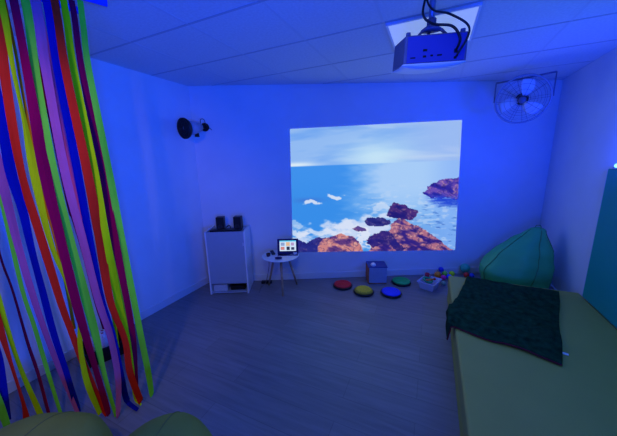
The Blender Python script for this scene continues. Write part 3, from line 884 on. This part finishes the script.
# ------------------------------------------------------------------ ribbons hanging from a blue foam frame
RIB = [
('red', [(-1.886, 0.716, 2.44, 0.0272), (-1.889, 0.711, 2.28, 0.0272), (-1.903, 0.686, 2.061, 0.0329), (-1.917, 0.662, 1.588, 0.0381), (-1.912, 0.671, 1.253, 0.0372), (-1.902, 0.688, 0.851, 0.0317), (-1.894, 0.703, 0.651, 0.028), (-1.886, 0.716, 0.487, 0.0286), (-1.87, 0.744, 0.178, 0.0295), (-1.83, 0.759, 0.01, 0.0297)]),
('olive', [(-1.854, 0.711, 2.44, 0.0237), (-1.855, 0.709, 2.273, 0.0237), (-1.861, 0.699, 2.058, 0.0148), (-1.862, 0.698, 1.831, 0.0161), (-1.865, 0.693, 1.587, 0.0348), (-1.866, 0.691, 1.302, 0.028), (-1.861, 0.699, 1.113, 0.022), (-1.851, 0.717, 0.983, 0.0274), (-1.845, 0.728, 0.843, 0.0375), (-1.842, 0.733, 0.705, 0.0286), (-1.854, 0.712, 0.548, 0.0236), (-1.857, 0.707, 0.298, 0.0284), (-1.843, 0.731, 0.049, 0.0194)]),
('maroon', [(-1.814, 0.741, 2.44, 0.0313), (-1.815, 0.74, 2.277, 0.0313), (-1.818, 0.734, 2.061, 0.0343), (-1.828, 0.718, 1.585, 0.0446), (-1.825, 0.722, 1.208, 0.0397), (-1.822, 0.728, 0.847, 0.042), (-1.817, 0.735, 0.61, 0.0383), (-1.811, 0.746, 0.31, 0.0341), (-1.805, 0.757, 0.015, 0.0295)]),
('green', [(-1.822, 0.787, 2.44, 0.0328), (-1.823, 0.785, 2.297, 0.0328), (-1.83, 0.774, 2.073, 0.0358), (-1.838, 0.759, 1.584, 0.0373), (-1.835, 0.765, 1.195, 0.037), (-1.828, 0.777, 0.821, 0.0393), (-1.823, 0.786, 0.575, 0.0352), (-1.822, 0.788, 0.322, 0.0254), (-1.768, 0.778, 0.01, 0.0199)]),
('purple', [(-1.786, 0.811, 2.44, 0.0371), (-1.787, 0.809, 2.298, 0.0371), (-1.793, 0.798, 2.074, 0.0366), (-1.796, 0.792, 1.582, 0.0385), (-1.789, 0.805, 1.189, 0.0384), (-1.783, 0.815, 0.811, 0.0355), (-1.772, 0.834, 0.557, 0.0313), (-1.773, 0.833, 0.25, 0.0315), (-1.755, 0.783, 0.01, 0.025)]),
('blue', [(-1.792, 0.858, 2.44, 0.0311), (-1.793, 0.857, 2.319, 0.0311), (-1.797, 0.851, 2.089, 0.0342), (-1.799, 0.848, 1.58, 0.0356), (-1.801, 0.844, 1.176, 0.0349), (-1.801, 0.844, 0.792, 0.0365), (-1.792, 0.86, 0.534, 0.0322), (-1.791, 0.861, 0.157, 0.0323), (-1.787, 0.868, 0.015, 0.0324), (-1.67, 0.859, 0.01, 0.0262)]),
('red', [(-1.732, 0.863, 2.44, 0.0311), (-1.733, 0.862, 2.308, 0.0311), (-1.736, 0.856, 2.082, 0.0342), (-1.733, 0.863, 1.579, 0.0411), (-1.734, 0.861, 1.208, 0.0445), (-1.737, 0.855, 0.8, 0.0366), (-1.719, 0.887, 0.515, 0.0326), (-1.721, 0.882, 0.28, 0.038), (-1.708, 0.906, 0.02, 0.0385)]),
('yellow', [(-1.741, 0.907, 2.44, 0.0283), (-1.742, 0.906, 2.328, 0.0283), (-1.747, 0.898, 2.094, 0.0312), (-1.742, 0.907, 1.577, 0.0322), (-1.744, 0.902, 1.197, 0.0347), (-1.745, 0.902, 0.774, 0.0382), (-1.74, 0.909, 0.494, 0.0334), (-1.743, 0.905, 0.254, 0.0278), (-1.748, 0.897, 0.053, 0.0165), (-1.703, 0.902, 0.01, 0.0164)]),
('maroon', [(-1.753, 0.95, 2.44, 0.0252), (-1.753, 0.949, 2.347, 0.0252), (-1.757, 0.941, 2.107, 0.0278), (-1.753, 0.948, 1.576, 0.039), (-1.752, 0.95, 1.183, 0.0423), (-1.749, 0.955, 0.746, 0.0344), (-1.751, 0.951, 0.463, 0.0346), (-1.76, 0.935, 0.223, 0.0285), (-1.769, 0.921, 0.03, 0.0225)]),
('green', [(-1.717, 0.97, 2.44, 0.0247), (-1.717, 0.97, 2.426, 0.0247), (-1.72, 0.965, 2.301, 0.0261), (-1.724, 0.958, 2.107, 0.0282), (-1.719, 0.967, 1.575, 0.0339), (-1.717, 0.97, 1.181, 0.0368), (-1.713, 0.977, 0.742, 0.0349), (-1.711, 0.981, 0.476, 0.0352), (-1.708, 0.986, 0.2, 0.0353), (-1.693, 0.975, 0.01, 0.029)]),
('orange', [(-1.971, 0.768, 2.44, 0.0116), (-1.972, 0.766, 2.185, 0.0116), (-1.976, 0.761, 2.025, 0.0123), (-1.981, 0.752, 1.585, 0.0141), (-1.979, 0.755, 1.361, 0.015), (-1.977, 0.759, 1.182, 0.014), (-1.977, 0.758, 0.899, 0.0146), (-1.982, 0.75, 0.597, 0.0149)]),
('pink', [(-1.89, 0.871, 2.44, 0.0165), (-1.89, 0.87, 2.261, 0.0165), (-1.891, 0.868, 2.058, 0.0134), (-1.895, 0.862, 1.625, 0.0206), (-1.894, 0.863, 1.316, 0.0221), (-1.889, 0.872, 1.017, 0.0158), (-1.88, 0.886, 0.683, 0.0165), (-1.88, 0.887, 0.424, 0.0167)]),
('cyan', [(-1.922, 0.894, 2.44, 0.0088), (-1.923, 0.892, 2.168, 0.0088), (-1.928, 0.884, 1.858, 0.0098), (-1.926, 0.888, 1.608, 0.0106), (-1.926, 0.887, 1.31, 0.0114), (-1.923, 0.893, 1.005, 0.0108), (-1.919, 0.899, 0.667, 0.0112), (-1.914, 0.908, 0.438, 0.0114)]),
('maroon', [(-1.971, 0.849, 2.44, 0.0107), (-1.971, 0.849, 1.435, 0.0107), (-1.965, 0.86, 1.281, 0.0168), (-1.959, 0.87, 1.055, 0.0158), (-1.955, 0.877, 0.743, 0.0164), (-1.948, 0.89, 0.517, 0.0168)]),
('yellow', [(-1.927, 0.965, 2.44, 0.0116), (-1.927, 0.965, 1.515, 0.0116), (-1.931, 0.959, 1.13, 0.0112), (-1.935, 0.952, 0.782, 0.0174), (-1.935, 0.953, 0.558, 0.0176), (-1.938, 0.946, 0.341, 0.0177)]),
('green', [(-1.91, 1.035, 2.44, 0.0123), (-1.91, 1.035, 1.51, 0.0123), (-1.918, 1.022, 1.114, 0.0177), (-1.921, 1.017, 0.754, 0.0183), (-1.92, 1.019, 0.522, 0.0186), (-1.921, 1.017, 0.279, 0.0248)]),
('blue', [(-2.043, 0.685, 2.44, 0.0322), (-2.043, 0.684, 2.171, 0.0322), (-2.044, 0.682, 1.892, 0.0358), (-2.051, 0.669, 1.589, 0.0391), (-2.047, 0.677, 1.376, 0.037), (-2.049, 0.673, 1.14, 0.0348), (-2.049, 0.673, 0.893, 0.0362), (-2.048, 0.674, 0.607, 0.0326), (-2.041, 0.687, 0.322, 0.0287), (-2.027, 0.697, 0.01, 0.0291)]),
('purple', [(-2.105, 0.656, 2.44, 0.032), (-2.106, 0.654, 2.127, 0.032), (-2.11, 0.648, 1.795, 0.032), (-2.112, 0.643, 1.527, 0.0346), (-2.112, 0.643, 1.201, 0.0295), (-2.108, 0.65, 0.892, 0.0312), (-2.102, 0.661, 0.601, 0.0278), (-2.093, 0.677, 0.312, 0.0287), (-1.976, 0.673, 0.01, 0.0235)]),
('green', [(-2.202, 0.668, 2.44, 0.0157), (-2.202, 0.668, 1.955, 0.0157), (-2.211, 0.652, 1.447, 0.0181), (-2.214, 0.647, 1.22, 0.0189), (-2.217, 0.642, 0.876, 0.0179), (-2.21, 0.653, 0.619, 0.0186), (-2.207, 0.659, 0.325, 0.0191), (-2.088, 0.632, 0.01, 0.0185)]),
('crimson', [(-2.27, 0.65, 2.44, 0.0101), (-2.27, 0.65, 1.858, 0.0101), (-2.29, 0.615, 1.16, 0.0105), (-2.287, 0.621, 0.872, 0.0111), (-2.286, 0.623, 0.505, 0.0139), (-2.28, 0.632, 0.268, 0.0142), (-2.171, 0.604, 0.01, 0.0137)]),
('yellow', [(-2.029, 0.567, 2.442, 0.0188), (-2.045, 0.54, 1.915, 0.0233), (-2.064, 0.506, 1.323, 0.0271), (-2.063, 0.508, 0.928, 0.0227), (-2.062, 0.511, 0.493, 0.0239), (-2.049, 0.533, 0.102, 0.0249)]),
('red', [(-2.007, 0.547, 2.44, 0.0183), (-2.007, 0.547, 2.425, 0.0183), (-2.022, 0.519, 1.909, 0.0226), (-2.048, 0.475, 1.229, 0.024), (-2.047, 0.476, 0.802, 0.0259), (-2.044, 0.481, 0.542, 0.0153), (-2.043, 0.484, 0.289, 0.0196), (-2.047, 0.476, 0.141, 0.043)]),
('blue', [(-2.073, 0.55, 2.445, 0.0213), (-2.099, 0.506, 1.827, 0.0266), (-2.127, 0.457, 0.923, 0.0288), (-2.129, 0.454, 0.548, 0.0302), (-2.143, 0.43, 0.175, 0.0304)]),
('green', [(-2.03, 0.525, 2.44, 0.0205), (-2.03, 0.525, 2.42, 0.0205), (-2.055, 0.481, 1.821, 0.0256), (-2.102, 0.401, 0.845, 0.0272), (-2.098, 0.407, 0.3, 0.0291), (-2.097, 0.408, 0.135, 0.0257)]),
]
RCOL = {'red': (0.95, 0.03, 0.008), 'olive': (0.72, 0.78, 0.004), 'maroon': (0.42, 0.003, 0.035), 'green': (0.25, 0.85, 0.03), 'purple': (0.62, 0.12, 0.20),
        'blue': (0.003, 0.010, 0.20), 'yellow': (0.68, 0.90, 0.004), 'orange': (0.95, 0.30, 0.01), 'pink': (0.95, 0.10, 0.20), 'cyan': (0.12, 0.6, 0.5), 'crimson': (0.65, 0.01, 0.03)}
RLAB = ['scarlet ribbon leftmost in the front row, right of a dark blue one', 'olive ribbon twisting halfway down, left of the leftmost maroon ribbon',
        'wide maroon ribbon between the olive and green ribbons left of centre', 'green ribbon right of the wide maroon ribbon', 'purple ribbon between a green and a blue ribbon',
        'dark blue ribbon in the front row with its end curling on the floor', 'scarlet ribbon third to sixth from the right, end curled on the floor', 'yellow green ribbon left of the rightmost maroon ribbon',
        'maroon ribbon beside the rightmost green ribbon', 'green ribbon at the right edge of the ribbon curtain',
        'thin orange strand between the olive and wide maroon ribbons', 'thin pink strand beside the purple ribbon', 'thinnest pale cyan strand behind the purple ribbon',
        'thin maroon strand behind the purple ribbon', 'thin yellow strand behind the dark blue ribbon', 'thin green strand ending by the black crate',
        'dark blue ribbon left of the scarlet ribbon, hanging against the left wall', 'purple ribbon at the left edge of the picture beside a dark blue one',
        'narrow green ribbon hanging alone at the far left', 'very thin crimson strand at the far left', 'yellow ribbon slanting in from the left edge near the floor',
        'scarlet ribbon at the left edge with a flared lower end', 'dark blue ribbon in the bottom left corner', 'green ribbon end in the bottom left corner']
RLAB[6] = 'scarlet ribbon next to the dark blue one, its end curled on the floor at right'
EV = Vector((-.498, -.867, 0))
MV = Vector((.867, -.498, 0))
rmats = {}
for k, (cn, pts) in enumerate(RIB):
    if cn not in rmats:
        rmats[cn] = mat(cn + '_crepe_ribbon', RCOL[cn], rough=1.0, noise_amt=.06, scale=8, bump=.2, bscale=60, spec=.0)
    sp = smoothpts(pts, 7)
    bm = bmesh.new()
    prev = None
    for i, q in enumerate(sp):
        p = Vector(q[:3])
        p.z = max(.006, p.z)
        wd = max(.006, q[3])
        fade = min(1, (2.45 - p.z) * 3)
        tw = (0.5 * math.sin(p.z * 3.1 + k * 1.7) + .25 * math.sin(p.z * 7 + k)) * fade
        side = EV * math.cos(tw) + MV * math.sin(tw)
        if p.z < .02:
            side = MV * .8 + EV * .6
        p = p + MV * (.012 * math.sin(p.z * 4 + k * 2.1)) * fade
        wd2 = wd / max(.8, math.cos(tw))
        row = [bm.verts.new(p + side * wd2 * a + MV * (.0012 * (1 - abs(a) * 4))) for a in (-.5, 0, .5)]
        if prev:
            for a in (0, 1):
                bm.faces.new((prev[a], prev[a + 1], row[a + 1], row[a]))
        prev = row
    o = obj('ribbon', bm, rmats[cn])
    md = o.modifiers.new('thick', 'SOLIDIFY')
    md.thickness = .0008
    tag(o, RLAB[k], 'ribbon', 'coloured ribbons hanging at the left')

fr = thing('ribbon_hoop', 'bright blue foam tube hoop under the ceiling from which the ribbons hang', 'hoop', (0, 0, 0))
M_FOAM = mat('blue_foam', (0.02, 0.08, 0.95), rough=.8, noise_amt=.1, scale=40)
obj('tube', tb(smoothpts([(-1.668, 1.075, 2.466), (-1.72, .96, 2.466), (-1.80, .80, 2.466), (-1.90, .68, 2.466), (-2.02, .52, 2.466), (-2.12, .36, 2.466)], 6), .022, n=14), M_FOAM, fr, smooth=True)
obj('tube', tb(smoothpts([(-1.90, 1.06, 2.470), (-1.93, .92, 2.470), (-1.98, .76, 2.470), (-2.10, .66, 2.470), (-2.26, .64, 2.470), (-2.34, .58, 2.470)], 6), .018, n=14), M_FOAM, fr, smooth=True)
for x, y in ((-1.72, .96), (-1.90, .68), (-2.10, .66)):
    obj('hanger', tb([(x, y, 2.48), (x, y, 2.5)], .004, n=6), M_GRID, fr)

# ------------------------------------------------------------------ projector
PJ = thing('projector', 'white and grey projector hanging upside down from the ceiling', 'projector', (-0.058, 1.545, 2.010), .30)
PJ.rotation_euler = (math.radians(8), 0, .30)
M_PJ = mat('grey_projector_plastic', (0.13, 0.13, 0.20), rough=.45, noise_amt=.05)
M_PJW = mat('white_projector_plastic', (0.85, 0.85, 0.85), rough=.4)
M_PORT = mat('port_black', (0.01, 0.01, 0.012), rough=.4)
hw, dp, hh = .135, .21, .135
def pj_body():
    prof = [(-hw, -.0), (-hw + .004, .0)]
    bm = bmesh.new()
    lo = [(-hw, -dp / 2), (hw, -dp / 2), (hw - .004, dp / 2 - .04), (hw - .04, dp / 2), (-hw + .00, dp / 2), (-hw - .018, dp / 2 - .03)]
    a = [bm.verts.new((x, y, 0.02)) for x, y in lo]
    b = [bm.verts.new((x * .97, y * .97, hh)) for x, y in lo]
    bm.faces.new(a)
    bm.faces.new(b)
    for i in range(6):
        bm.faces.new((a[i], a[(i + 1) % 6], b[(i + 1) % 6], b[i]))
    return bm
obj('body', pj_body(), M_PJ, PJ, bevel=.006)
bm = bmesh.new()
rows = []
for j in range(9):
    v = -1 + 2 * j / 8
    row = []
    for i in range(13):
        u_ = -1 + 2 * i / 12
        z = 0.022 - .018 * (1 - abs(u_) ** 3) * (1 - abs(v) ** 4) ** .6
        row.append(bm.verts.new((u_ * (hw + .001) - (.018 * max(0, v) if u_ < 0 else .03 * max(0, v) ** 2) * abs(u_), v * (dp / 2 + .001), z)))
    rows.append(row)
for j in range(8):
    for i in range(12):
        bm.faces.new((rows[j][i], rows[j][i + 1], rows[j + 1][i + 1], rows[j + 1][i]))
o = obj('bottom_cover', bm, M_PJW, PJ, smooth=True)
md = o.modifiers.new('thick', 'SOLIDIFY')
md.thickness = .004
rp = obj('rear_panel', bx(-hw + .014, hw - .012, -dp / 2 - .003, -dp / 2 + .002, .026, hh - .006), mat('rear_panel_grey', (0.05, 0.06, 0.30), rough=.4), PJ, bevel=.002)
for (x, z, w_, h_) in ((-.045, .072, .018, .009), (-.045, .048, .014, .008), (-.015, .050, .011, .007), (.018, .050, .02, .006), (-.095, .045, .022, .005), (.085, .062, .015, .016), (.085, .036, .012, .010)):
    obj('port', bx(x - w_ / 2, x + w_ / 2, -dp / 2 - .0045, -dp / 2 - .002, z - h_ / 2, z + h_ / 2), M_PORT, rp)
o = obj('lens', lt([(0, 0), (.026, 0), (.030, .006), (.030, .022), (.026, .022), (.022, .012), (0, .010)], n=28), M_PORT, PJ, smooth=True)
o.location = (.055, dp / 2 - .002, .058)
o.rotation_euler = (-PI / 2, 0, 0)
for sx in (-1, 1):
    obj('corner_foot', lt([(0, 0), (.011, 0), (.010, .016), (0, .016)], n=16, c=(sx * (hw - .02), -dp / 2 + .03, hh)), M_PJ, PJ, smooth=True)
for k, (x, y) in enumerate(((-.07, -.03), (.07, -.03), (0, .06))):
    obj('mount_arm', tb([(0, 0, hh + .040), (x * .6, y * .6, hh + .032), (x, y, hh + .002)], [.008, .007, .006], n=8), M_PJ, PJ, smooth=True)
obj('mount_plate', lt([(0, 0), (.045, 0), (.045, .006), (.02, .022), (0, .022)], n=24, c=(0, 0, hh + .034)), M_PJ, PJ, smooth=True)
po = thing('projector_pole', 'short round ceiling pole carrying the projector', 'pole', (-0.052, 1.57, 2.195))
obj('tube', tb([(0, 0, .01), (0, 0, .299)], .014, n=16), mat('pole_metal', (0.25, 0.26, 0.3), rough=.35, metal=.3), po, smooth=True)
obj('ceiling_plate', lt([(0, .293), (.05, .293), (.05, .304), (0, .304)], n=28), M_PJ, po)
obj('collar', lt([(.014, .02), (.021, .022), (.021, .05), (.014, .052)], n=20), M_PJ, po, smooth=True)
def pjp(x, y, z):
    return tuple(PJ.matrix_basis @ Vector((x, y, z)))
cab = smoothpts([(-.078, 1.55, 2.49), (-.080, 1.545, 2.36), (-.09, 1.53, 2.26), pjp(-.02, -.09, .175), pjp(.05, -.13, .15), pjp(.085, -.14, .10), pjp(.085, -.112, .064)], 8)
tag(obj('projector_cable', tb(cab, .0055, n=8), M_BLACK, smooth=True), 'thick black cable looping low from the pole to the projector rear', 'cable')
cab = smoothpts([(-.072, 1.545, 2.49), (-.080, 1.535, 2.34), (-.05, 1.52, 2.265), pjp(.04, -.11, .20), pjp(.112, -.13, .15), pjp(.115, -.135, .10), pjp(.088, -.112, .040)], 8)
tag(obj('projector_cable', tb(cab, .0045, n=8), M_BLACK, smooth=True), 'black cable arching higher over the right half of the projector', 'cable')

# ------------------------------------------------------------------ fan near the ceiling
fc = Vector((.79, 3.62, 2.165))
nrm = (Vector((0.1, 0, 1.35)) - fc).normalized()
fan = thing('wall_fan', 'round caged fan with pale blades fixed high in the far right corner', 'fan', fc)
q = nrm.to_track_quat('Z', 'Y')
fan.rotation_mode = 'QUATERNION'
fan.rotation_quaternion = q
M_CAGE = mat('fan_cage_wire', (0.14, 0.15, 0.22), rough=.35)
M_RIM = mat('fan_rim', (0.30, 0.32, 0.4), rough=.3)
M_BLADE = mat('fan_blade_plastic', (0.7, 0.72, 0.75), rough=.3, spec=.6)
RF = .228
def circ(r, z, n=48):
    return [(r * math.cos(2 * PI * k / n), r * math.sin(2 * PI * k / n), z) for k in range(n)]
obj('rim', tb(circ(RF, 0), .010, n=8, closed=True), M_RIM, fan, smooth=True)
bm = bmesh.new()
for r, z in ((.05, .062), (.10, .058), (.15, .048), (.195, .028)):
    tube(bm, circ(r, z), .0014, n=5, closed=True)
for k in range(10):
    a = k * PI / 5
    tube(bm, [(r * math.cos(a), r * math.sin(a), z) for r, z in ((.04, .062), (.11, .056), (.18, .036), (.226, .0))], .0016, n=5)
obj('front_grille', bm, M_CAGE, fan, smooth=True)
bm = bmesh.new()
for r, z in ((.07, -.085), (.13, -.07), (.185, -.04)):
    tube(bm, circ(r, z), .0014, n=5, closed=True)
for k in range(12):
    a = k * PI / 6 + .1
    tube(bm, [(r * math.cos(a), r * math.sin(a), z) for r, z in ((.05, -.088), (.11, -.075), (.18, -.045), (.226, .0))], .0016, n=5)
obj('rear_grille', bm, M_CAGE, fan, smooth=True)
for k in range(3):
    a0 = k * 2 * PI / 3 + 1.15
    bm = bmesh.new()
    rows = []
    for i in range(10):
        r = .04 + .155 * i / 9
        wd = (.030 + .085 * math.sin(min(1, i / 7) * PI / 2)) * (1 if i < 8 else .93 - .15 * (i - 8))
        row = []
        for j in range(7):
            s_ = -.5 + j / 6
            an = a0 + s_ * wd / r * 1.1 + .25 * i / 9
            row.append(bm.verts.new((r * math.cos(an), r * math.sin(an), s_ * .05 * (1 - .4 * i / 9) - .005)))
        rows.append(row)
    for i in range(9):
        for j in range(6):
            bm.faces.new((rows[i][j], rows[i][j + 1], rows[i + 1][j + 1], rows[i + 1][j]))
    o = obj('blade', bm, M_BLADE, fan, smooth=True)
    md = o.modifiers.new('thick', 'SOLIDIFY')
    md.thickness = .003
obj('hub', lt([(0, -.03), (.034, -.03), (.036, 0), (.03, .022), (0, .03)], n=28), M_BLACK, fan, smooth=True)
obj('front_badge', lt([(0, .058), (.034, .058), (.032, .066), (0, .068)], n=28), M_CAGE, fan, smooth=True)
obj('motor', lt([(0, -.19), (.045, -.185), (.058, -.16), (.058, -.09), (.04, -.06), (0, -.06)], n=28), M_BLACK, fan, smooth=True)
# bracket: bar under the ceiling, two arms to the rim and an arm into the wall
br = thing('fan_bracket', 'dark metal bar bracket carrying the fan under the ceiling', 'bracket', (0, 0, 0))
side = q @ Vector((1, 0, 0))
if abs(side.z) > .6:
    side = q @ Vector((0, 1, 0))
side = Vector((side.x, side.y, 0)).normalized()
if side.x < 0:
    side = -side
L_ = fc - side * (RF + .012)
Rr = fc + side * (RF + .012)
tl, tr = Vector((L_.x, L_.y, 2.36)), Vector((Rr.x, Rr.y, 2.385))
obj('bar', tb([tl, (tl + tr) / 2 + Vector((0, 0, -.004)), tr], .009, n=8), M_CAGE, br, smooth=True)
obj('side_arm', tb([tl, L_.lerp(tl, .5), L_], .006, n=8), M_CAGE, br, smooth=True)
obj('side_arm', tb([tr, Rr.lerp(tr, .5), Rr], .006, n=8), M_CAGE, br, smooth=True)
hb = fc + q @ Vector((0, 0, -.185))
tb_ = bw((.948 - XL) * UX + (4.355 - YB0) * UY, 0, 2.28)
obj('wall_arm', tb([hb, hb.lerp(tb_, .5), tb_], .012, n=8), M_CAGE, br, smooth=True)
obj('wall_plate', tb([tb_ - Vector((NX, NY, 0)) * .008, tb_], .04, n=16), M_CAGE, br)
obj('top_link', tb([tl.lerp(tr, .5), hb], .006, n=8), M_CAGE, br, smooth=True)

# ------------------------------------------------------------------ black round wall lamp near the left corner
sl = Vector((-2.43, 2.20, 1.97))
wl = thing('wall_lamp', 'round black spotlight with grey housing mounted high in the left corner', 'wall lamp', sl)
ax = Vector((-.13, -.98, -.12)).normalized()
wl.rotation_mode = 'QUATERNION'
wl.rotation_quaternion = ax.to_track_quat('Z', 'Y')
obj('shade', lt([(.0, -.03), (.06, -.03), (.095, -.012), (.108, .012), (.108, .030), (.100, .030), (.092, .012), (.05, -.01), (0, -.012)], n=40), M_BLACK, wl, smooth=True)
bm = bmesh.new()
for r in (.03, .055, .08):
    tube(bm, circ(r, .024, 32), .002, n=5, closed=True)
for k in range(6):
    a = k * PI / 3
    tube(bm, [(0, 0, .024), (.1 * math.cos(a), .1 * math.sin(a), .024)], .002, n=5)
obj('front_grille', bm, M_BLACK, wl)
inv = wl.rotation_quaternion.inverted()
def wlp(x, y, z):
    return inv @ (Vector((x, y, z)) - sl)
wx, wy = bw(.15, 0).x, bw(.15, 0).y
obj('housing', tb([wlp(-2.435, 2.225, 1.975), wlp(-2.46, 2.33, 1.99), wlp(-2.515, 2.46, 2.01)], [.075, .072, .055], n=20), mat('grey_housing', (.40, .42, .5), rough=.4), wl, smooth=True)
obj('wall_plate', tb([wlp(wx + .007, wy - .014, 2.03), wlp(wx, wy, 2.03)], .05, n=20), M_BLACK, wl)
obj('bracket_arm', tb([wlp(-2.515, 2.45, 2.01), wlp(wx + .004, wy - .008, 2.03)], .018, n=10), M_BLACK, wl)
obj('knob', tb([wlp(-2.455, 2.37, 1.935), wlp(-2.455, 2.37, 1.895)], [.022, .026], n=14), M_BLACK, wl, smooth=True)
tag(obj('lamp_cable', tb(smoothpts([(-2.50, 2.48, 2.055), (-2.50, 2.49, 2.10), (-2.47, 2.51, 2.10), (-2.46, 2.53, 2.04), (-2.45, 2.60, 1.99)], 6), .004, n=6), M_BLACK, smooth=True), 'short looped black cable at the right of the round spotlight', 'cable')
